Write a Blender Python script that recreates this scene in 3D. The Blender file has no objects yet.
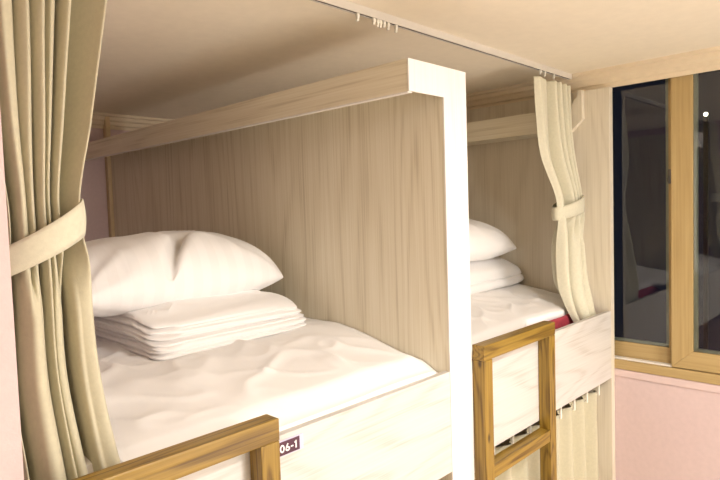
import bpy, bmesh, math, random
from mathutils import Vector, Matrix, noise
random.seed(7)
S = bpy.context.scene
COL = S.collection
ZC = 1.80                      # camera height above the floor

# ------------------------------------------------------------------ camera
yaw, pitch, roll, FPX = 0.795594469, -0.0532019895, -0.0317841536, 581.546154
fw = Vector((math.sin(yaw)*math.cos(pitch), math.cos(yaw)*math.cos(pitch), math.sin(pitch)))
rt = fw.cross(Vector((0, 0, 1))).normalized()
up = rt.cross(fw)
rt2 = math.cos(roll)*rt + math.sin(roll)*up
up2 = -math.sin(roll)*rt + math.cos(roll)*up
cam = bpy.data.cameras.new('camera')
cam.sensor_width = 36.0
cam.lens = FPX*36.0/720.0
cam.clip_start = 0.02
co = bpy.data.objects.new('camera', cam)
COL.objects.link(co)
M3 = Matrix((rt2, up2, -fw)).transposed()
co.matrix_world = Matrix.Translation((0, -0.9, ZC)) @ M3.to_4x4()
S.camera = co

# ------------------------------------------------------------------ world, light, exposure
w = bpy.data.worlds.new('night')
S.world = w
w.use_nodes = True
bg = w.node_tree.nodes['Background']
bg.inputs[0].default_value = (0.25, 0.35, 0.75, 1)
bg.inputs[1].default_value = 0.010


def area_lamp(name, loc, size, power, color, shape='DISK', rot=(0, 0, 0)):
    l = bpy.data.lights.new(name, 'AREA')
    l.shape = shape
    l.size = size
    l.energy = power
    l.color = color
    o = bpy.data.objects.new(name, l)
    o.location = loc
    o.rotation_euler = rot
    COL.objects.link(o)
    return o


area_lamp('ceiling_lamp', (1.05, -1.15, ZC+0.485), 0.20, 15.0, (1.0, 0.99, 0.975))


def point_fill(name, loc, radius, power, color):
    l = bpy.data.lights.new(name, 'POINT')
    l.energy = power
    l.color = color
    l.shadow_soft_size = radius
    o = bpy.data.objects.new(name, l)
    o.location = loc
    COL.objects.link(o)


point_fill('room_fill', (1.15, -2.2, ZC+0.18), 0.10, 19.0, (1.0, 0.99, 0.975))  # added fill light out of view, evens out the room and bunks
point_fill('low_fill', (1.5, -2.0, ZC-0.75), 0.20, 25.0, (1.0, 0.99, 0.975))  # added low fill light out of view, brightens the ceiling and bunk interiors
S.view_settings.view_transform = 'Standard'
S.view_settings.look = 'None'
S.view_settings.gamma = 1.0
S.view_settings.use_curve_mapping = False
S.view_settings.exposure = 0.70
S.cycles.max_bounces = 10
S.cycles.diffuse_bounces = 6


# ------------------------------------------------------------------ materials
def nmat(name, rough=0.6):
    m = bpy.data.materials.new(name)
    m.use_nodes = True
    nt = m.node_tree
    b = nt.nodes['Principled BSDF']
    b.inputs['Roughness'].default_value = rough
    return m, nt, b


def node(nt, t, **kw):
    n = nt.nodes.new(t)
    for k, v in kw.items():
        setattr(n, k, v)
    return n


def ramp(nt, stops):
    r = node(nt, 'ShaderNodeValToRGB')
    e = r.color_ramp.elements
    e[0].position, e[0].color = stops[0][0], (*stops[0][1], 1)
    e[1].position, e[1].color = stops[1][0], (*stops[1][1], 1)
    for p, c in stops[2:]:
        x = e.new(p)
        x.color = (*c, 1)
    return r


def wood(name, axis, c_dark, c_mid, c_light, rough=0.45, knots=False, fine=210, ring=1.0, bump=0.05, ringmix=0.28, ringfreq=75):
    m, nt, b = nmat(name, rough)
    tc = node(nt, 'ShaderNodeTexCoord')

    def mapped(across, along):
        mp = node(nt, 'ShaderNodeMapping')
        sc = [across]*3
        sc[axis] = along
        mp.inputs['Scale'].default_value = sc
        nt.links.new(tc.outputs['Object'], mp.inputs['Vector'])
        return mp
    n1 = node(nt, 'ShaderNodeTexNoise')
    n1.inputs['Scale'].default_value = 1.0
    n1.inputs['Detail'].default_value = 6
    nt.links.new(mapped(fine, 3.0).outputs[0], n1.inputs['Vector'])
    n2 = node(nt, 'ShaderNodeTexNoise')
    n2.inputs['Scale'].default_value = 1.0
    n2.inputs['Detail'].default_value = 1.5
    nt.links.new(mapped(4.5*ring, 0.55*ring).outputs[0], n2.inputs['Vector'])
    mul = node(nt, 'ShaderNodeMath', operation='MULTIPLY')
    mul.inputs[1].default_value = ringfreq
    nt.links.new(n2.outputs['Fac'], mul.inputs[0])
    sn = node(nt, 'ShaderNodeMath', operation='SINE')
    nt.links.new(mul.outputs[0], sn.inputs[0])
    ab = node(nt, 'ShaderNodeMath', operation='MULTIPLY_ADD')
    ab.inputs[1].default_value = 0.5
    ab.inputs[2].default_value = 0.5
    nt.links.new(sn.outputs[0], ab.inputs[0])
    pw = node(nt, 'ShaderNodeMath', operation='POWER')
    pw.inputs[1].default_value = 2.5
    nt.links.new(ab.outputs[0], pw.inputs[0])
    mx = node(nt, 'ShaderNodeMath', operation='MULTIPLY_ADD')
    mx.inputs[1].default_value = -ringmix
    nt.links.new(pw.outputs[0], mx.inputs[0])
    a2 = node(nt, 'ShaderNodeMath', operation='MULTIPLY_ADD')
    a2.inputs[1].default_value = 1.5
    a2.inputs[2].default_value = -0.05
    nt.links.new(n1.outputs['Fac'], a2.inputs[0])
    nt.links.new(a2.outputs[0], mx.inputs[2])
    rp = ramp(nt, [(0.0, c_dark), (1.0, c_light), (0.5, c_mid)])
    nt.links.new(mx.outputs[0], rp.inputs[0])
    if knots:
        vo = node(nt, 'ShaderNodeTexVoronoi')
        vo.inputs['Scale'].default_value = 1.0
        nt.links.new(mapped(11, 5.0).outputs[0], vo.inputs['Vector'])
        mr = node(nt, 'ShaderNodeMapRange', interpolation_type='SMOOTHSTEP')
        mr.inputs['From Min'].default_value = 0.03
        mr.inputs['From Max'].default_value = 0.10
        nt.links.new(vo.outputs['Distance'], mr.inputs['Value'])
        mk = node(nt, 'ShaderNodeMix', data_type='RGBA')
        mk.inputs['A'].default_value = (*[c*0.55 for c in c_dark], 1)
        nt.links.new(mr.outputs['Result'], mk.inputs['Factor'])
        nt.links.new(rp.outputs[0], mk.inputs['B'])
        nt.links.new(mk.outputs['Result'], b.inputs['Base Color'])
    else:
        nt.links.new(rp.outputs[0], b.inputs['Base Color'])
    bp = node(nt, 'ShaderNodeBump')
    bp.inputs['Strength'].default_value = bump
    bp.inputs['Distance'].default_value = 0.002
    nt.links.new(mx.outputs[0], bp.inputs['Height'])
    nt.links.new(bp.outputs[0], b.inputs['Normal'])
    return m


def plain(name, col, rough=0.6, nscale=40, namt=0.04, bump=0.0, metallic=0.0, sheen=0.0, bscale=None):
    m, nt, b = nmat(name, rough)
    b.inputs['Metallic'].default_value = metallic
    if sheen:
        b.inputs['Sheen Weight'].default_value = sheen
    tc = node(nt, 'ShaderNodeTexCoord')
    n = node(nt, 'ShaderNodeTexNoise')
    n.inputs['Scale'].default_value = nscale
    n.inputs['Detail'].default_value = 3
    nt.links.new(tc.outputs['Object'], n.inputs['Vector'])
    lo = tuple(max(0, c*(1-namt)) for c in col)
    hi = tuple(min(1, c*(1+namt)) for c in col)
    rp = ramp(nt, [(0.3, lo), (0.7, hi)])
    nt.links.new(n.outputs['Fac'], rp.inputs[0])
    nt.links.new(rp.outputs[0], b.inputs['Base Color'])
    if bump:
        n3 = node(nt, 'ShaderNodeTexNoise')
        n3.inputs['Scale'].default_value = bscale or nscale
        n3.inputs['Detail'].default_value = 4
        nt.links.new(tc.outputs['Object'], n3.inputs['Vector'])
        bp = node(nt, 'ShaderNodeBump')
        bp.inputs['Strength'].default_value = bump
        bp.inputs['Distance'].default_value = 0.004
        nt.links.new(n3.outputs['Fac'], bp.inputs['Height'])
        nt.links.new(bp.outputs[0], b.inputs['Normal'])
    return m


def cotton(name, col, stripe_axis=None, freq=150.0, amt=0.035):
    """white bed linen, optionally woven with slightly glossier satin stripes"""
    m, nt, b = nmat(name, 0.75)
    b.inputs['Base Color'].default_value = (*col, 1)
    b.inputs['Sheen Weight'].default_value = 0.15
    tc = node(nt, 'ShaderNodeTexCoord')
    n = node(nt, 'ShaderNodeTexNoise')
    n.inputs['Scale'].default_value = 14
    n.inputs['Detail'].default_value = 5
    nt.links.new(tc.outputs['Object'], n.inputs['Vector'])
    bp = node(nt, 'ShaderNodeBump')
    bp.inputs['Strength'].default_value = 0.25
    bp.inputs['Distance'].default_value = 0.006
    nt.links.new(n.outputs['Fac'], bp.inputs['Height'])
    nt.links.new(bp.outputs[0], b.inputs['Normal'])
    if stripe_axis is not None:
        sp = node(nt, 'ShaderNodeSeparateXYZ')
        nt.links.new(tc.outputs['Object'], sp.inputs[0])
        ml = node(nt, 'ShaderNodeMath', operation='MULTIPLY')
        ml.inputs[1].default_value = freq
        nt.links.new(sp.outputs[stripe_axis], ml.inputs[0])
        sn = node(nt, 'ShaderNodeMath', operation='SINE')
        nt.links.new(ml.outputs[0], sn.inputs[0])
        gt = node(nt, 'ShaderNodeMath', operation='GREATER_THAN')
        gt.inputs[1].default_value = 0.0
        nt.links.new(sn.outputs[0], gt.inputs[0])
        rp = ramp(nt, [(0.0, col), (1.0, tuple(c*(1-amt) for c in col))])
        nt.links.new(gt.outputs[0], rp.inputs[0])
        nt.links.new(rp.outputs[0], b.inputs['Base Color'])
        r2 = node(nt, 'ShaderNodeMath', operation='MULTIPLY_ADD')
        r2.inputs[1].default_value = -0.3
        r2.inputs[2].default_value = 0.75
        nt.links.new(gt.outputs[0], r2.inputs[0])
        nt.links.new(r2.outputs[0], b.inputs['Roughness'])
    return m


AD, AM, AL = (0.55, 0.475, 0.34), (0.745, 0.675, 0.52), (0.82, 0.76, 0.62)
M = {}
M['ash_v'] = wood('ash_upright_grain', 2, AD, AM, AL)
M['ash_y'] = wood('ash_beam_grain', 1, AD, AM, AL)
BD, BM_, BL = (0.70, 0.65, 0.60), (0.78, 0.74, 0.70), (0.82, 0.79, 0.75)
M['ash_x'] = wood('pale_ash_board_grain', 0, (0.46, 0.415, 0.36), (0.59, 0.555, 0.515), (0.64, 0.61, 0.57), ring=1.3, ringmix=0.35)
M['ash_front_lit'] = wood('lit_ash_edge_grain', 2, BD, BM_, BL)  # same ash laminate, whitened to paint in the strong light on front edges
M['ash_pane'] = wood('pale_ash_panel_grain', 2, (0.54, 0.465, 0.35), (0.66, 0.59, 0.47), (0.72, 0.65, 0.53))
PD, PM, PL = (0.11, 0.055, 0.006), (0.245, 0.145, 0.020), (0.33, 0.205, 0.034)
M['pine_x'] = wood('stained_pine_rail', 0, PD, PM, PL, rough=0.35, knots=True, fine=190, ring=3.0, ringmix=0.5, ringfreq=70, bump=0.12)
M['pine_z'] = wood('stained_pine_post', 2, PD, PM, PL, rough=0.35, knots=True, fine=190, ring=3.0, ringmix=0.5, ringfreq=70, bump=0.12)
OD, OM, OL = (0.33, 0.22, 0.085), (0.41, 0.285, 0.12), (0.47, 0.34, 0.155)
M['oak_y'] = wood('golden_oak_frame_rail', 1, OD, OM, OL, fine=160, ringmix=0.15)
M['oak_z'] = wood('golden_oak_frame_post', 2, OD, OM, OL, fine=160, ringmix=0.15)
M['ceiling'] = plain('cream_ceiling_paper', (0.90, 0.81, 0.66), 0.8, 30, 0.02, 0.08, bscale=160)
M['pink'] = plain('pink_wallpaper', (0.63, 0.485, 0.475), 0.75, 60, 0.03, 0.08, bscale=200)
M['pinktrim'] = plain('pink_painted_trim', (0.66, 0.51, 0.49), 0.6, 30, 0.02)
M['cornice'] = plain('cream_cornice', (0.74, 0.62, 0.45), 0.6, 30, 0.03)
M['cream'] = plain('cream_wallpaper', (0.80, 0.77, 0.71), 0.75, 60, 0.03)
M['floor'] = wood('pale_floor_boards', 0, (0.5, 0.42, 0.31), (0.6, 0.52, 0.40), (0.66, 0.58, 0.46))
M['curtain'] = plain('beige_curtain_cloth', (0.53, 0.485, 0.345), 0.8, 120, 0.04, 0.08, bscale=500, sheen=0.15)
M['curtain_pale'] = plain('pale_beige_curtain_cloth', (0.60, 0.565, 0.43), 0.8, 120, 0.04, 0.08, bscale=500, sheen=0.15)
M['white'] = cotton('white_cotton', (0.87, 0.845, 0.83))
M['white_stripe'] = cotton('white_satin_stripe', (0.87, 0.845, 0.83), 0, 105.0)
M['red'] = plain('crimson_mattress_cover', (0.42, 0.02, 0.05), 0.6, 80, 0.1, 0.1, sheen=0.2)
M['base'] = plain('plywood_base', (0.5, 0.42, 0.3), 0.7)
M['steel'] = plain('painted_metal_track', (0.62, 0.57, 0.50), 0.4, 60, 0.02)
M['slot'] = plain('dark_track_slot', (0.05, 0.03, 0.025), 0.6)
M['plastic'] = plain('white_plastic', (0.80, 0.76, 0.66), 0.4)
M['plate'] = plain('dark_plum_plate', (0.075, 0.022, 0.040), 0.3)
M['platecap'] = plain('pale_lilac_plate_edge', (0.55, 0.52, 0.66), 0.3)
M['letter'] = plain('white_lettering', (0.88, 0.86, 0.84), 0.5)
M['gasket'] = plain('grey_green_glazing_strip', (0.30, 0.32, 0.26), 0.4)
M['rubber'] = plain('white_track_strip', (0.86, 0.82, 0.76), 0.4)
M['latch'] = plain('brushed_latch', (0.10, 0.085, 0.07), 0.35, metallic=0.5)
M['duct'] = plain('cream_cable_duct', (0.62, 0.47, 0.27), 0.5)
gm, gnt, gb = nmat('window_glass', 0.0)
gb.inputs['Base Color'].default_value = (0.93, 0.97, 0.95, 1)
gb.inputs['Transmission Weight'].default_value = 1.0
gb.inputs['IOR'].default_value = 1.52
M['glass'] = gm
em, ent, eb = nmat('lamp_glow', 0.5)
eb.inputs['Base Color'].default_value = (1, 0.9, 0.7, 1)
eb.inputs['Emission Color'].default_value = (1.0, 0.86, 0.62, 1)
eb.inputs['Emission Strength'].default_value = 6.0
M['glow'] = em


# ------------------------------------------------------------------ builders (z values are relative to the camera height)
def tag(o, label=None, cat=None, group=None, kind=None):
    if label: o['label'] = label
    if cat: o['category'] = cat
    if group: o['group'] = group
    if kind: o['kind'] = kind
    return o


def thing(name, label, cat, loc, group=None):
    o = bpy.data.objects.new(name, None)
    o.empty_display_size = 0.05
    COL.objects.link(o)
    o.location = (loc[0], loc[1], loc[2]+ZC)
    return tag(o, label, cat, group)


def base_of(p):
    v = Vector((0, 0, 0))
    while p is not None:
        v += p.location
        p = p.parent
    return v


def obj(name, bm, mat, parent=None, smooth=False, loc=None):
    """links bm (camera-height-relative coordinates) as ONE mesh object"""
    base = base_of(parent) if parent else Vector((0, 0, 0))
    own = Vector((loc[0], loc[1], loc[2]+ZC)) if loc else base
    bmesh.ops.translate(bm, verts=bm.verts, vec=Vector((0, 0, ZC))-own)
    bmesh.ops.recalc_face_normals(bm, faces=bm.faces)
    me = bpy.data.meshes.new(name)
    bm.to_mesh(me)
    bm.free()
    for p in me.polygons:
        p.use_smooth = smooth
    for mm in (mat if isinstance(mat, (list, tuple)) else [mat]):
        me.materials.append(mm)
    o = bpy.data.objects.new(name, me)
    COL.objects.link(o)
    if parent:
        o.parent = parent
    o.location = own-base
    return o


def struct(name, bm, mat, parent=None):
    o = obj(name, bm, mat, parent)
    if not parent:
        o['kind'] = 'structure'
    return o


def box(bm, x0, x1, y0, y1, z0, z1, bev=0.0, seg=2):
    t = bmesh.new()
    vs = [t.verts.new((x, y, z)) for x in (x0, x1) for y in (y0, y1) for z in (z0, z1)]
    for f in ((0, 1, 3, 2), (4, 6, 7, 5), (0, 4, 5, 1), (2, 3, 7, 6), (0, 2, 6, 4), (1, 5, 7, 3)):
        t.faces.new([vs[i] for i in f])
    if bev:
        bmesh.ops.bevel(t, geom=list(t.edges), offset=bev, segments=seg, profile=0.6, affect='EDGES')
    me = bpy.data.meshes.new('tmp')
    t.to_mesh(me)
    t.free()
    bm.from_mesh(me)
    bpy.data.meshes.remove(me)
    return bm


def nb(*a, **k):
    return box(bmesh.new(), *a, **k)


def prism(bm, pts, axis, a0, a1, bev=0.0):
    """extrudes a polygon; axis 0: pts=(y,z), axis 1: pts=(x,z)"""
    t = bmesh.new()

    def P(p, a):
        return (a, p[0], p[1]) if axis == 0 else (p[0], a, p[1])
    A = [t.verts.new(P(p, a0)) for p in pts]
    B = [t.verts.new(P(p, a1)) for p in pts]
    t.faces.new(A)
    t.faces.new(B[::-1])
    n = len(pts)
    for i in range(n):
        t.faces.new((A[i], B[i], B[(i+1) % n], A[(i+1) % n]))
    if bev:
        bmesh.ops.bevel(t, geom=list(t.edges), offset=bev, segments=2, profile=0.6, affect='EDGES')
    me = bpy.data.meshes.new('tmp')
    t.to_mesh(me)
    t.free()
    bm.from_mesh(me)
    bpy.data.meshes.remove(me)
    return bm


def grid(bm, nu, nv, fn, closed_u=False):
    vs = [[bm.verts.new(fn(i/(nu if closed_u else nu-1), j/(nv-1))) for i in range(nu)] for j in range(nv)]
    for j in range(nv-1):
        for i in range(nu if closed_u else nu-1):
            k = (i+1) % nu
            bm.faces.new((vs[j][i], vs[j][k], vs[j+1][k], vs[j+1][i]))
    return vs


def lerp(a, b, t): return a+(b-a)*t


def sstep(a, b, x):
    t = max(0.0, min(1.0, (x-a)/(b-a)))
    return t*t*(3-2*t)


def spline(pts, x):
    """Catmull-Rom through (x, y...) rows sorted by x"""
    n = len(pts)
    if x <= pts[0][0]: return pts[0][1:]
    if x >= pts[-1][0]: return pts[-1][1:]
    k = 0
    while pts[k+1][0] < x: k += 1
    p1, p2 = pts[k], pts[k+1]
    p0, p3 = pts[max(k-1, 0)], pts[min(k+2, n-1)]
    h = p2[0]-p1[0]
    t = (x-p1[0])/h
    out = []
    for c in range(1, len(p1)):
        m1 = (p2[c]-p0[c])/max(p2[0]-p0[0], 1e-6)*h
        m2 = (p3[c]-p1[c])/max(p3[0]-p1[0], 1e-6)*h
        t2, t3 = t*t, t*t*t
        out.append((2*t3-3*t2+1)*p1[c]+(t3-2*t2+t)*m1+(-2*t3+3*t2)*p2[c]+(t3-t2)*m2)
    return out


def solidify(o, t, offset=0.0):
    md = o.modifiers.new('thickness', 'SOLIDIFY')
    md.thickness = t
    md.offset = offset
    return o


def N(x, y, z, s=0): return noise.noise(Vector((x, y, z+s*17.3)))


# ------------------------------------------------------------------ the room
CE = 0.52                       # ceiling
FL = -ZC                        # floor
XR = 2.371                      # inner face of the window wall
YB = 2.10                       # inner face of the back wall
XL = 0.232                      # right face of the wall block left of the beds
YF = -2.6
struct('floor', nb(-1.6, 2.6, YF-0.15, YB+0.15, FL-0.1, FL), M['floor'])
struct('ceiling', nb(-1.6, 2.6, YF-0.15, YB+0.15, CE, CE+0.1), M['ceiling'])
struct('wall_back', nb(-0.3, 2.6, YB, YB+0.15, FL, CE), M['pink'])
struct('wall_left', nb(-1.6, XL, 0.0, YB, FL, CE), M['pink'])
struct('wall_far_left', nb(-1.75, -1.6, YF-0.15, 0.0, FL, CE), M['cream'])
struct('wall_front', nb(-1.6, 2.6, YF-0.15, YF, FL, CE), M['cream'])
WY0, WY1, WZ0, WZ1 = -1.55, 0.16, -0.675, 0.56
wb = bmesh.new()
box(wb, XR, XR+0.18, YF, YB, FL, WZ0)
box(wb, XR, XR+0.18, YF, WY0, WZ0, CE)
box(wb, XR, XR+0.18, WY1, YB, WZ0, CE)
struct('wall_right', wb, M['pink'])
# crown mouldings
prof = [(0.0, 0.447), (-0.008, 0.447), (-0.010, 0.462), (-0.017, 0.466), (-0.020, 0.482), (-0.030, 0.490), (-0.033, 0.505), (-0.042, 0.509), (-0.044, CE), (0.0, CE)]
struct('trim_1', prism(bmesh.new(), [(XR+p[0], p[1]) for p in prof], 1, YF, YB), M['cornice'])
struct('trim_2', prism(bmesh.new(), [(YB+p[0], p[1]+0.0) for p in prof], 0, XL, XR-0.044), M['cornice'])
struct('trim_3', nb(XR-0.006, XR, WY0-0.05, 0.0, -0.705, -0.677, 0.002), M['pinktrim'])

# window: outer frame, recessed left sash, near right sash
win = bpy.data.objects.new('window_1', None)
COL.objects.link(win)
win.location = (XR, (WY0+WY1)/2, WZ0+ZC)
win['kind'] = 'structure'
f = bmesh.new()
box(f, XR-0.006, XR+0.075, WY0, WY1, WZ0, WZ0+0.037, 0.003)
box(f, XR+0.002, XR+0.075, WY0, WY1, WZ1-0.016, WZ1)
box(f, XR-0.004, XR+0.075, WY1-0.03, WY1, WZ0+0.037, WZ1-0.016)
box(f, XR-0.004, XR+0.075, WY0, WY0+0.03, WZ0+0.037, WZ1-0.016)
obj('frame', f, M['oak_y'], win)
obj('track_strip', nb(XR+0.008, XR+0.033, -0.209, WY1-0.03, WZ0+0.037, WZ0+0.043), M['rubber'], win)


def sash(x0, x1, y0, y1, z0, z1, wz, wy):
    a, b = bmesh.new(), bmesh.new()
    # mitred rails and stiles
    prism(a, [(y0, z0), (y1, z0), (y1-wy, z0+wz), (y0+wy, z0+wz)], 0, x0, x1, 0.0015)
    prism(a, [(y0, z1), (y0+wy, z1-wz), (y1-wy, z1-wz), (y1, z1)], 0, x0, x1, 0.0015)
    r = obj('sash', a, M['oak_y'], win)
    prism(b, [(y1, z0), (y1, z1), (y1-wy, z1-wz), (y1-wy, z0+wz)], 0, x0, x1, 0.0015)
    prism(b, [(y0, z0), (y0+wy, z0+wz), (y0+wy, z1-wz), (y0, z1)], 0, x0, x1, 0.0015)
    obj('stile', b, M['oak_z'], r)
    g = bmesh.new()
    gy0, gy1, gz0, gz1 = y0+wy, y1-wy, z0+wz, z1-wz
    xm = (x0+x1)/2
    for (a0, a1, c0, c1) in ((gy0, gy1, gz0, gz0+0.010), (gy0, gy1, gz1-0.010, gz1), (gy0, gy0+0.012, gz0+0.010, gz1-0.010), (gy1-0.012, gy1, gz0+0.010, gz1-0.010)):
        box(g, xm-0.004, xm+0.010, a0, a1, c0, c1)
    obj('glazing_strip', g, M['gasket'], r)
    obj('glass', nb(xm-0.010, xm-0.005, gy0, gy1, gz0, gz1), M['glass'], r)
    return r


sash(XR+0.038, XR+0.070, -0.26, WY1-0.03, WZ0+0.037, WZ1-0.01, 0.066, 0.07)
rs = sash(XR+0.002, XR+0.034, WY0+0.03, -0.209, WZ0+0.040, WZ1-0.005, 0.068, 0.074)
lt = bmesh.new()
box(lt, XR+0.004, XR+0.022, -0.2085, -0.198, 0.058, 0.112, 0.003)
box(lt, XR-0.004, XR+0.012, -0.205, -0.199, 0.062, 0.082, 0.002)
obj('latch', lt, M['latch'], rs)

# ------------------------------------------------------------------ bunk beds
BT, BB = -0.437, -0.708         # front board top and bottom
PX0, PX1 = 1.243, 1.345         # partition
EX0, EX1 = 2.335, 2.368         # end panel against the window wall
TZ0, TZ1 = 0.281, 0.359         # top beam
b1 = thing('bunk_bed', 'pale ash bunk bed with tall wooden partition and overhanging top beam, numbered front board', 'bunk bed', (0.75, 0.0, FL), 'upper bunk beds')
obj('partition_panel', nb(PX0, PX1, 0.004, 2.062, FL, TZ1-0.0185), M['ash_v'], b1)
tb = bmesh.new()
prism(tb, [(1.103, TZ0), (1.120, TZ0), (1.120, TZ1-0.018), (PX1, TZ1-0.018), (PX1, TZ1), (1.103, TZ1)], 1, 0.004, 2.062)
obj('top_beam', tb, M['ash_y'], b1)
e = prism(bmesh.new(), [(1.103, TZ0), (PX0, TZ0), (PX0, FL), (PX1, FL), (PX1, TZ1), (1.103, TZ1)], 1, -0.0005, 0.0035)
tag(obj('front_edging', e, M['ash_front_lit'], b1), 'edging strip on the end of the partition, whitened to look lit')
obj('beam_lip_lit', nb(1.1030, 1.120, 0.004, 2.062, TZ0-0.0030, TZ0-0.0003), M['ash_front_lit'], b1)  # strip in the whitened ash, paints the lit line along the beam's lower edge
obj('front_board', nb(XL+0.001, PX0-0.0005, 0.0, 0.018, BB, BT, 0.0012), M['ash_x'], b1)
obj('bed_base', nb(XL+0.002, PX0-0.0005, 0.0185, 2.062, -0.60, -0.565), M['base'], b1)
pl = obj('number_plate', nb(0.617, 0.7235, -0.004, -0.0002, -0.4765, -0.4495, 0.0006), M['plate'], b1)
obj('plate_border', nb(0.615, 0.734, -0.003, -0.0001, -0.4785, -0.4475, 0.0006), M['platecap'], pl)

# characters on the plate as thin raised strokes
def stroke(bm, pts, wd, x0, z0, s, closed=False):
    n = len(pts)
    q = [Vector((x0+p[0]*s, z0+p[1]*s)) for p in pts]
    L, R = [], []
    for i in range(n):
        a = q[(i-1) % n] if (closed or i > 0) else q[i]
        b = q[(i+1) % n] if (closed or i < n-1) else q[i]
        d = (b-a).normalized()
        nn = Vector((-d.y, d.x))*wd*s*0.5
        L.append(q[i]+nn)
        R.append(q[i]-nn)
    for k in range(n if closed else n-1):
        j = (k+1) % n
        fr = [bm.verts.new((v.x, -0.0046, v.y)) for v in (L[k], L[j], R[j], R[k])]
        bk = [bm.verts.new((v.x, -0.0040, v.y)) for v in (L[k], L[j], R[j], R[k])]
        bm.faces.new(fr)
        bm.faces.new(bk[::-1])
        for u in range(4):
            bm.faces.new((fr[u], bk[u], bk[(u+1) % 4], fr[(u+1) % 4]))


lb = bmesh.new()
H = 0.0155
z0 = -0.4705
ell = lambda cx, cz, rx, rz, a0, a1, n: [(cx+rx*math.cos(a0+(a1-a0)*i/n), cz+rz*math.sin(a0+(a1-a0)*i/n)) for i in range(n+1)]
stroke(lb, ell(0.36, 0.5, 0.28, 0.42, 0, 2*math.pi*15/16, 15), 0.19, 0.6735, z0, H, True)
stroke(lb, ell(0.36, 0.29, 0.27, 0.21, 0, 2*math.pi*13/14, 13), 0.19, 0.6868, z0, H, True)
stroke(lb, [(0.12, 0.36), (0.22, 0.64), (0.44, 0.96)], 0.19, 0.6868, z0, H)
stroke(lb, [(0.0, 0.42), (0.40, 0.42)], 0.17, 0.7005, z0, H)
stroke(lb, [(0.30, 0.0), (0.30, 0.98)], 0.20, 0.7090, z0, H)
stroke(lb, [(0.32, 0.90), (0.06, 0.72)], 0.18, 0.7090, z0, H)
tag(obj('lettering', lb, M['letter'], pl), 'white digits 06-1')

b2 = thing('bunk_bed', 'pale ash bunk bed beside the window, with end panel on the window wall', 'bunk bed', (1.84, 0.0, FL), 'upper bunk beds')
obj('end_panel', nb(EX0, EX1, 0.0, 2.098, FL, 0.446, 0.0012), M['ash_pane'], b2)
obj('top_beam', nb(2.195, EX0-0.0005, 0.17, 2.098, TZ0, TZ1+0.006), M['ash_y'], b2)
br = prism(bmesh.new(), [(0.200, 0.235), (0.0985, 0.331), (0.0985, 0.4465), (0.117, 0.4465), (0.117, 0.424), (0.200, 0.318)], 0, EX0-0.025, EX0-0.0005, 0.001)
obj('corner_brace', br, M['ash_pane'], b2)
obj('front_board', nb(PX1+0.0005, EX0-0.0005, 0.0, 0.018, BB, BT, 0.0012), M['ash_x'], b2)
obj('bed_base', nb(PX1+0.0005, EX0-0.0005, 0.0185, 2.062, -0.60, -0.565), M['base'], b2)

# ------------------------------------------------------------------ ladders
def ladder(xa, xb, label):
    t = thing('bunk_ladder', label, 'ladder', ((xa+xb)/2, -0.02, FL), 'bunk ladders')
    ya, yb = -0.0395, -0.0012
    top = -0.384
    for x in (xa, xb-0.042):
        obj('post', nb(x, x+0.042, ya, yb, FL, top-0.0425, 0.002), M['pine_z'], t)
    obj('top_rail', nb(xa-0.0005, xb+0.0005, ya-0.0005, yb, top-0.042, top, 0.0025), M['pine_x'], t)
    z = -0.730
    while z > FL+0.1:
        obj('rung', nb(xa+0.042, xb-0.042, ya+0.001, yb-0.001, z-0.038, z, 0.002), M['pine_x'], t)
        z -= 0.335
    return t


ladder(0.205, 0.647, 'brown stained pine ladder in front of the large left bunk, beside the number plate')
ladder(1.347, 1.767, 'brown stained pine ladder in front of the bunk by the window, right of the partition')

# ------------------------------------------------------------------ mattresses and sheets
MT = -0.357


def bed_top(x, y, x0, x1, seed):
    """height of the sheet above a sagging mattress"""
    z = MT
    z -= 0.045*(1-sstep(0.03, 0.42, y))+0.028*(1-sstep(0.018, 0.10, y))
    ed = min(x-x0, x1-x)
    z -= 0.02*(1-sstep(0.0, 0.05, ed))*(1-sstep(0.1, 0.5, y))
    # creases run across the bed and fan out from the bedding
    a = 0.009*N(x*3+y*1.5, y*3, 0.3, seed)
    r = 1-abs(N(x*4.5-y*3.0, y*6+x*2, 1.7, seed))*2.2
    a += 0.010*max(0, r)**3*sstep(0.06, 0.2, y)
    r2 = 1-abs(N(x*9+y*4, y*11, 5.1, seed))*2.2
    a += 0.006*max(0, r2)**3*sstep(0.06, 0.2, y)
    return z+a*(0.25+0.75*sstep(0.0, 0.14, ed))


def mattress(x0, x1, label, seed, mat):
    return tag(obj('mattress', nb(x0, x1, 0.024, 2.055, -0.564, MT-0.013, 0.03, 4), mat, None, True, ((x0+x1)/2, 1.0, -0.564)), label, 'mattress', 'bunk mattresses')


# bed on the left: fitted sheet over the mattress and tucked behind the board
x0, x1 = XL+0.004, PX0-0.003
m1 = bmesh.new()
box(m1, x0+0.01, x1-0.01, 0.045, 2.045, -0.564, MT-0.10, 0.02, 3)
mt1 = tag(obj('mattress', m1, M['red'], None, True, (0.74, 1.0, -0.564)), 'mattress under the rumpled white sheet, behind the board with the number plate', 'mattress', 'bunk mattresses')
sb = bmesh.new()


def sheet1(u, v):
    x = lerp(x0, x1, u)
    y = 0.0195+0.060*(1-sstep(0.395, 0.412, x))*(1-v)+2.03*v**1.5
    z = bed_top(x, y, x0, x1, 1)
    if v == 0: z = -0.47
    return (x, y, z)


grid(sb, 110, 170, sheet1)
so = obj('fitted_sheet', sb, M['white'], mt1, True)
solidify(so, 0.003, -1)

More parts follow.
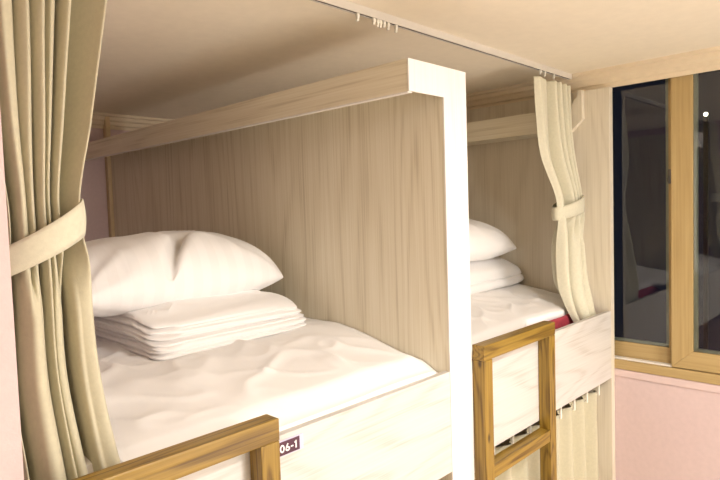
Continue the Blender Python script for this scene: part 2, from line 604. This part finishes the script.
# bed by the window: crimson mattress, white sheet laid on top short of the front edge
x0b, x1b = PX1+0.004, EX0-0.004
m2 = bmesh.new()
box(m2, x0b, x1b, 0.066, 2.055, -0.564, MT-0.068, 0.012, 3)
mt2 = tag(obj('mattress', m2, M['red'], None, True, (1.84, 1.0, -0.564)), 'crimson mattress edge showing between white sheet and front board, behind the ladder', 'mattress', 'bunk mattresses')
s2 = bmesh.new()


def sheet2(u, v):
    x = lerp(x0b+0.004, x1b-0.004, u)
    over = sstep(1.395, 1.43, x)*(1-sstep(1.70, 1.80, x))
    fr = 0.078+0.012*N(x*7, 0.4, 2.2)*(1-over)-0.036*over
    y = fr+1.98*v**1.5
    z = bed_top(x, y, x0b, x1b, 4)+0.006
    z = max(z, MT-0.064)-0.022*over*(1-sstep(fr-0.002, fr+0.010, y))
    if v == 0: z = MT-0.067-0.03*over
    return (x, y, z)


grid(s2, 100, 150, sheet2)
s2o = tag(obj('bed_sheet', s2, M['white'], None, True, (1.84, 1.0, MT-0.05)), 'creased white sheet over the crimson mattress in the bunk by the window', 'bed sheet')
solidify(s2o, 0.003, -1)


# ------------------------------------------------------------------ folded duvets and pillows
def duvet(label, x0, x1, y0, y1, zb, Ht, folds, seed, slope, rl, rr):
    """a cloth folded into a pile: one soft body whose sides are creased where the folds lie on each other"""
    bm = bmesh.new()
    cx, cy = (x0+x1)/2, (y0+y1)/2
    hx, hy = (x1-x0)/2, (y1-y0)/2
    p = 0.10

    def pt(u, v):
        a = 2*math.pi*(u+0.125)
        ca, sa = math.cos(a), math.sin(a)
        sx = math.copysign(abs(ca)**p, ca) if abs(ca) > 1e-9 else 0
        sy = math.copysign(abs(sa)**p, sa) if abs(sa) > 1e-9 else 0
        if v < 0.12:
            rad, t = v/0.12, 0.0
        elif v > 0.72:
            rad, t = (1-v)/0.28, 1.0
        else:
            rad, t = 1.0, (v-0.12)/0.60
        right = sstep(-0.2, 1.0, sx)
        R = lerp(rl, rr, right)
        q = 2*t-1
        ins = R*(1-math.sqrt(max(0, 1-abs(q)**3)))
        X0, Y0 = cx+sx*hx, cy+sy*hy
        # creases between the folds wander, deepen and close up along the edge
        cr = 0.0
        for k in range(1, folds):
            b = k/folds+0.13*N(X0*6, Y0*5, k*2.3, seed)
            b = lerp(b, 0.5+(b-0.5)*0.75, right)
            d = 0.55+0.9*N(X0*7, Y0*7, k*4.1+3, seed)
            cr = max(cr, max(0.15, d)*math.exp(-((t-b)/0.028)**2))
        ins += 0.022*cr*(1 if rad >= 1 else 0)
        lo = 0.010*N(X0*8, Y0*8, 1+t*2.0, seed)+0.007*N(X0*20, Y0*20, 2+t*4, seed)
        ins -= lo*(1.0 if t > 0 else 0.4)
        front = 1-sstep(-1.0, -0.2, sy)
        X = cx+sx*max(0, hx-ins)*rad
        Y = cy+(sy*max(0, hy-ins)+slope*t*front)*rad
        Z = zb+Ht*t
        if v > 0.72:
            e = 1-rad
            Z += 0.008*sstep(0, 0.5, e)+0.007*N(X*8, Y*8, 6, seed)*sstep(0, 0.15, e)
            rr_ = 1-abs(N(X*9+Y*4, Y*12, 3.3, seed))*2.2
            Z += 0.010*max(0, rr_)**3*sstep(0, 0.15, e)
        elif t > 0:
            Z += 0.004*N(X*11, Y*11, 2+t*3, seed)*t
        Z -= 0.35*Ht*t*(1-sstep(0.0, 0.17, Y-y0))
        return (X, Y, Z)
    grid(bm, 300, 110, pt, closed_u=True)
    bmesh.ops.remove_doubles(bm, verts=bm.verts, dist=0.0002)
    return tag(obj('folded_duvet', bm, M['white'], None, True, (cx, cy, zb)), label, 'duvet', 'folded duvets')


duvet('thick white duvet folded in layers in the large left bunk, under the plump pillow', 0.650, 1.155, 0.437, 1.06, MT-0.002, 0.105, 7, 1, 0.055, 0.014, 0.055)
duvet('white duvet folded in a rounded roll in the bunk by the window', 1.70, 2.325, 0.355, 0.92, MT+0.004, 0.134, 2, 5, 0.02, 0.03, 0.06)


def pillow(label, c, hx, hy, H, rotz, seed, tilt=(0, 0), mat=None, groove=None):
    bm = bmesh.new()
    n = 72
    R = Matrix.Rotation(rotz, 3, 'Z')

    def prof(u, v):
        return (max(0, 1-abs(u)**3.0)**0.44)*(max(0, 1-abs(v)**2.8)**0.50)

    def pos(u, v, top):
        pinch = 0.05
        X = hx*u*math.sqrt(1-0.12*v**4)*(1-pinch*(1-v*v)*abs(u)**3)
        Y = hy*v*math.sqrt(1-0.12*u**4)*(1-pinch*(1-u*u)*abs(v)**3)
        h = prof(u, v)
        edge = 1-h
        wr = 0.006*N(X*7, Y*7, 1.3, seed)+0.004*N(X*16+Y*5, Y*16, 4.1, seed)
        rr = 1-abs(N(X*6+Y*3, Y*5-X*2, 7.7, seed))*2.3
        wr += 0.007*max(0, rr)**3
        # gathers radiating from the corners
        for cxn in (-1, 1):
            for cyn in (-1, 1):
                dx, dy = u-cxn, v-cyn
                d = math.hypot(dx, dy)
                if d < 0.9:
                    ang = math.atan2(dy, dx)
                    wr += 0.006*math.sin(ang*11+seed)*(1-d/0.9)*min(1, d*3)
        if groove and top:
            (u0, v0, u1, v1, gd) = groove
            du, dv = u1-u0, v1-v0
            L = math.hypot(du, dv)
            t = ((u-u0)*du+(v-v0)*dv)/(L*L)
            sd = ((u-u0)*dv-(v-v0)*du)/L
            fade = sstep(-0.15, 0.1, t)*(1-sstep(0.7, 1.2, t))
            wr -= gd*fade*(math.exp(-(sd/0.05)**2)-0.28*math.exp(-((sd-0.17)/0.12)**2)-0.15*math.exp(-((sd+0.18)/0.12)**2))
        if top:
            Z = H*0.66*h+wr*min(1, h*3)
        else:
            Z = -H*0.34*min(1, h*1.35)+wr*0.3*min(1, h*3)
            Z = max(Z, -H*0.335)
        Z += tilt[0]*X+tilt[1]*Y-0.022*(abs(u)**3)*(abs(v)**2)
        p = R @ Vector((X, Y, 0))
        return (c[0]+p.x, c[1]+p.y, c[2]+Z)
    g = lambda t: math.sin((t-0.5)*math.pi)*0.5+0.5
    for top in (True, False):
        grid(bm, n, n, lambda a, b: pos(2*lerp(a, g(a), .6)-1, 2*lerp(b, g(b), .6)-1, top))
    bmesh.ops.remove_doubles(bm, verts=bm.verts, dist=0.0006)
    return tag(obj('pillow', bm, mat or M['white_stripe'], None, True, (c[0], c[1], c[2]-H*0.33)), label, 'pillow', 'bed pillows')


pillow('plump white satin-striped pillow on the folded duvet in the large left bunk', (0.840, 0.80, -0.192), 0.345, 0.225, 0.205, 0.03, 2, tilt=(0.0, 0.0), groove=(-0.24, -1.0, 0.14, -0.30, 0.045))
pillow('white pillow on the rolled duvet in the bunk by the window', (1.90, 0.60, -0.168), 0.375, 0.24, 0.175, -0.05, 8, mat=M['white'])


# ------------------------------------------------------------------ curtains
def curtain_mesh(rows, sect, nu=260, nv=130, wob=0.004, seed=0, low=None):
    """rows: (v, z, XL, XR, Y, amp) from top to bottom; sect: (u, xfrac, yoff) folds in plan"""
    bm = bmesh.new()

    def pt(u, v):
        z, xl, xr, y, amp, mix = spline(rows, v)
        xf, yo = spline(sect, u)
        if low:
            k = sstep(0.56, 0.70, v)
            x2, y2 = spline(low, u)
            xf, yo = lerp(xf, x2, k), lerp(yo, y2, k)
        X = lerp(xl, xr, xf)+wob*N(u*9, z*3.0, 0.5, seed)*mix
        Y = y+amp*yo+wob*1.6*N(u*7, z*2.6, 3.5, seed)*mix
        Y += 0.35*amp*N(u*12, z*1.7, 8.5, seed)*mix
        return (X, Y, z)
    grid(bm, nu, nv, pt)
    return bm


def tie_band(cx, cy, rx, ry, zc, slope, hgt, extra=None):
    bm = bmesh.new()

    def pt(u, v):
        a = 2*math.pi*u
        x, y = cx+rx*math.cos(a), cy+ry*math.sin(a)
        if extra and math.cos(a) < 0:
            x += extra*(-math.cos(a))**4
        z = zc+slope*(x-cx)+(v-0.5)*hgt*(1.0+0.12*math.cos(a))
        bul = 0.003*math.sin(v*math.pi)
        return (x+bul*math.cos(a), y+bul*math.sin(a), z)
    grid(bm, 72, 7, pt, closed_u=True)
    return bm


TY = 0.152
c1 = thing('curtain', 'beige curtain gathered with a tieback against the pink wall, left of the pillow', 'curtain', (0.33, TY, -0.45), 'upper bunk curtains')
sect1 = [(0.0, 0.00, -0.7), (0.04, 0.01, 0.2), (0.09, 0.045, 1.1), (0.14, 0.10, 0.7), (0.17, 0.125, -0.6), (0.22, 0.18, -0.95), (0.27, 0.232, -0.55), (0.31, 0.25, 0.9),
         (0.35, 0.27, -0.3), (0.40, 0.32, -0.8), (0.44, 0.36, -0.4), (0.48, 0.375, 0.7), (0.52, 0.40, -0.5), (0.57, 0.455, -1.0), (0.61, 0.50, -0.5), (0.63, 0.515, 0.1), (0.67, 0.55, -0.7), (0.70, 0.59, -0.4), (0.73, 0.61, 0.9),
         (0.76, 0.64, -0.4), (0.79, 0.68, -0.8), (0.82, 0.715, -0.4), (0.85, 0.72, 1.3), (0.90, 0.79, 0.8), (0.97, 0.95, -0.7), (0.99, 0.985, -1.0), (1.0, 1.0, -0.85)]
sect1b = [(0.0, 0.0, 0.2), (0.05, 0.03, -0.4), (0.10, 0.06, 0.8), (0.16, 0.10, 1.0), (0.20, 0.13, -0.3), (0.28, 0.22, -1.1), (0.38, 0.36, -0.9), (0.43, 0.40, 0.3), (0.47, 0.42, 0.8),
          (0.52, 0.45, -0.3), (0.57, 0.50, -0.6), (0.62, 0.54, 0.2), (0.66, 0.57, -0.2), (0.72, 0.64, -0.1), (0.77, 0.69, 0.6), (0.81, 0.71, 1.6), (0.85, 0.74, 1.3), (0.88, 0.77, -0.3), (0.93, 0.86, -0.5), (0.97, 0.96, -0.6), (1.0, 1.0, -0.3)]
rows1 = [(0.0, 0.492, 0.245, 0.455, TY, 0.036, 0.6), (0.2, 0.33, 0.246, 0.430, TY, 0.038, 1), (0.38, 0.16, 0.252, 0.398, 0.142, 0.036, 1), (0.50, 0.04, 0.262, 0.368, 0.130, 0.030, 0.7),
         (0.55, -0.02, 0.262, 0.366, 0.125, 0.028, 0.5), (0.62, -0.08, 0.256, 0.374, 0.122, 0.032, 0.9), (0.78, -0.25, 0.248, 0.378, 0.115, 0.036, 1), (0.90, -0.40, 0.250, 0.388, 0.072, 0.030, 1), (1.0, -0.53, 0.250, 0.412, 0.042, 0.018, 1)]
solidify(obj('cloth', curtain_mesh(rows1, sect1, seed=2, low=sect1b), M['curtain'], c1, True), 0.0016)
solidify(obj('tieback', tie_band(0.314, 0.122, 0.060, 0.052, -0.030, 0.55, 0.052, -0.012), M['curtain_pale'], c1, True), 0.003)

c2 = thing('curtain', 'beige curtain tied back against the end panel beside the window', 'curtain', (2.2, 0.12, -0.45), 'upper bunk curtains')
sect2 = [(0.0, 0.0, -0.2), (0.08, 0.08, -0.7), (0.20, 0.22, -0.5), (0.30, 0.34, 0.1), (0.36, 0.39, 0.9), (0.42, 0.45, -0.9), (0.48, 0.51, -0.5), (0.52, 0.54, 0.9), (0.58, 0.60, -0.9), (0.64, 0.665, -0.3), (0.68, 0.69, 0.9),
         (0.74, 0.75, -0.9), (0.80, 0.81, -0.3), (0.84, 0.84, 0.9), (0.90, 0.90, -0.8), (0.95, 0.96, 0.2), (1.0, 1.0, 0.5)]
sect2b = [(0.0, 0.0, 0.3), (0.10, 0.06, -0.8), (0.20, 0.20, -0.5), (0.28, 0.27, 0.6), (0.34, 0.29, 1.8), (0.42, 0.36, 1.6), (0.47, 0.38, -0.3), (0.55, 0.48, -1.0), (0.66, 0.60, -0.3),
          (0.74, 0.68, 0.5), (0.84, 0.80, -0.6), (0.93, 0.92, 0.1), (1.0, 1.0, 0.4)]
rows2 = [(0.0, 0.462, 1.985, 2.290, 0.14, 0.022, 0.6), (0.2, 0.32, 1.985, 2.285, 0.135, 0.026, 1), (0.38, 0.17, 2.000, 2.290, 0.125, 0.028, 1), (0.50, 0.03, 2.075, 2.300, 0.110, 0.028, 0.8),
         (0.55, -0.03, 2.085, 2.305, 0.105, 0.026, 0.6), (0.62, -0.09, 2.085, 2.312, 0.102, 0.030, 1), (0.80, -0.29, 2.055, 2.318, 0.085, 0.032, 1), (0.92, -0.38, 2.06, 2.315, 0.062, 0.022, 1), (1.0, -0.455, 2.10, 2.305, 0.043, 0.014, 0.6)]
solidify(obj('cloth', curtain_mesh(rows2, sect2, seed=6, low=sect2b), M['curtain_pale'], c2, True), 0.0016)
solidify(obj('tieback', tie_band(2.196, 0.107, 0.110, 0.038, -0.022, 0.18, 0.056), M['curtain_pale'], c2, True), 0.003)

c3 = thing('curtain', 'pale curtain hanging on white hooks beneath the front board of the window bunk', 'curtain', (1.84, 0.05, -1.55))
nf = 9
HX = [1.395+i*0.1125 for i in range(9)]


def low(u, v):
    X = lerp(PX1+0.010, EX0-0.010, u)
    ph = (X-HX[0])/0.1125*2*math.pi
    sag = 0.014*(1-math.cos(ph))*0.5*(1-sstep(0, 0.25, v))
    z = -0.762-sag-0.80*v
    Y = 0.066-0.022*math.cos(ph)*(0.75+0.4*v)-0.006*math.cos(2*ph+1.0)+0.006*N(X*8, z*2, 1.1, 3)
    return (X, Y, z)


lc = bmesh.new()
grid(lc, 260, 60, low)
solidify(obj('cloth', lc, M['curtain'], c3, True), 0.0016)
hk = None
for x in HX:
    h = bmesh.new()
    box(h, x-0.005, x+0.005, 0.033, 0.039, -0.776, -0.711, 0.0015)
    box(h, x-0.004, x+0.004, 0.039, 0.050, -0.776, -0.770, 0.0015)
    obj('hook', h, M['plastic'], c3)
obj('curtain_rod', nb(PX1+0.001, EX0-0.001, 0.034, 0.046, -0.7115, -0.7085), M['steel'], c3)

# ceiling track with its gliders
tr = thing('curtain_track', 'thin white curtain track screwed to the ceiling above the bunks', 'curtain track', (1.3, TY, CE))
tk = bmesh.new()
box(tk, XL+0.003, 2.325, TY-0.0075, TY-0.0045, 0.4985, 0.5197)
box(tk, XL+0.003, 2.325, TY+0.0045, TY+0.0075, 0.4985, 0.5197)
box(tk, XL+0.003, 2.325, TY-0.0045, TY+0.0045, 0.5165, 0.5197)
obj('rail', tk, M['steel'], tr)
tag(obj('slot', nb(XL+0.004, 2.324, TY-0.0044, TY+0.0044, 0.5005, 0.5164), M['slot'], tr), 'dark slot running along the track')
gl = None
for i, x in enumerate((1.091, 1.152, 1.166, 1.177, 1.192, 1.208, 1.241, 2.07, 2.105, 2.18)):
    g = bmesh.new()
    dz = 0.004 if i % 3 == 1 else 0.0
    box(g, x-0.005, x+0.005, TY-0.004, TY+0.004, 0.489, 0.5004, 0.002)
    box(g, x-0.003, x+0.003, TY-0.003, TY+0.003, 0.483+dz, 0.490, 0.0008)
    box(g, x-0.005, x+0.002, TY-0.003, TY+0.003, 0.479+dz, 0.484+dz, 0.0014)
    obj('glider', g, M['plastic'], tr)

tag(obj('cable_duct', nb(1.226, 1.250, 2.066, 2.098, FL, CE-0.001, 0.002), M['duct'], None, False, (1.238, 2.08, FL)), 'narrow cream cable duct running up the corner behind the partition', 'cable duct')

# a lit lamp in the night outside, seen through the right pane
lm = bmesh.new()
bmesh.ops.create_uvsphere(lm, u_segments=20, v_segments=12, radius=0.020)
bmesh.ops.translate(lm, verts=lm.verts, vec=Vector((6.87, 0.765, 0.865)))
sl = thing('street_lamp', 'small distant lit lamp in the dark outside the window', 'lamp', (6.87, 0.765, FL))
obj('bulb', lm, M['glow'], sl, True)
obj('pole', nb(6.85, 6.89, 0.745, 0.785, FL, 0.84), M['slot'], sl)
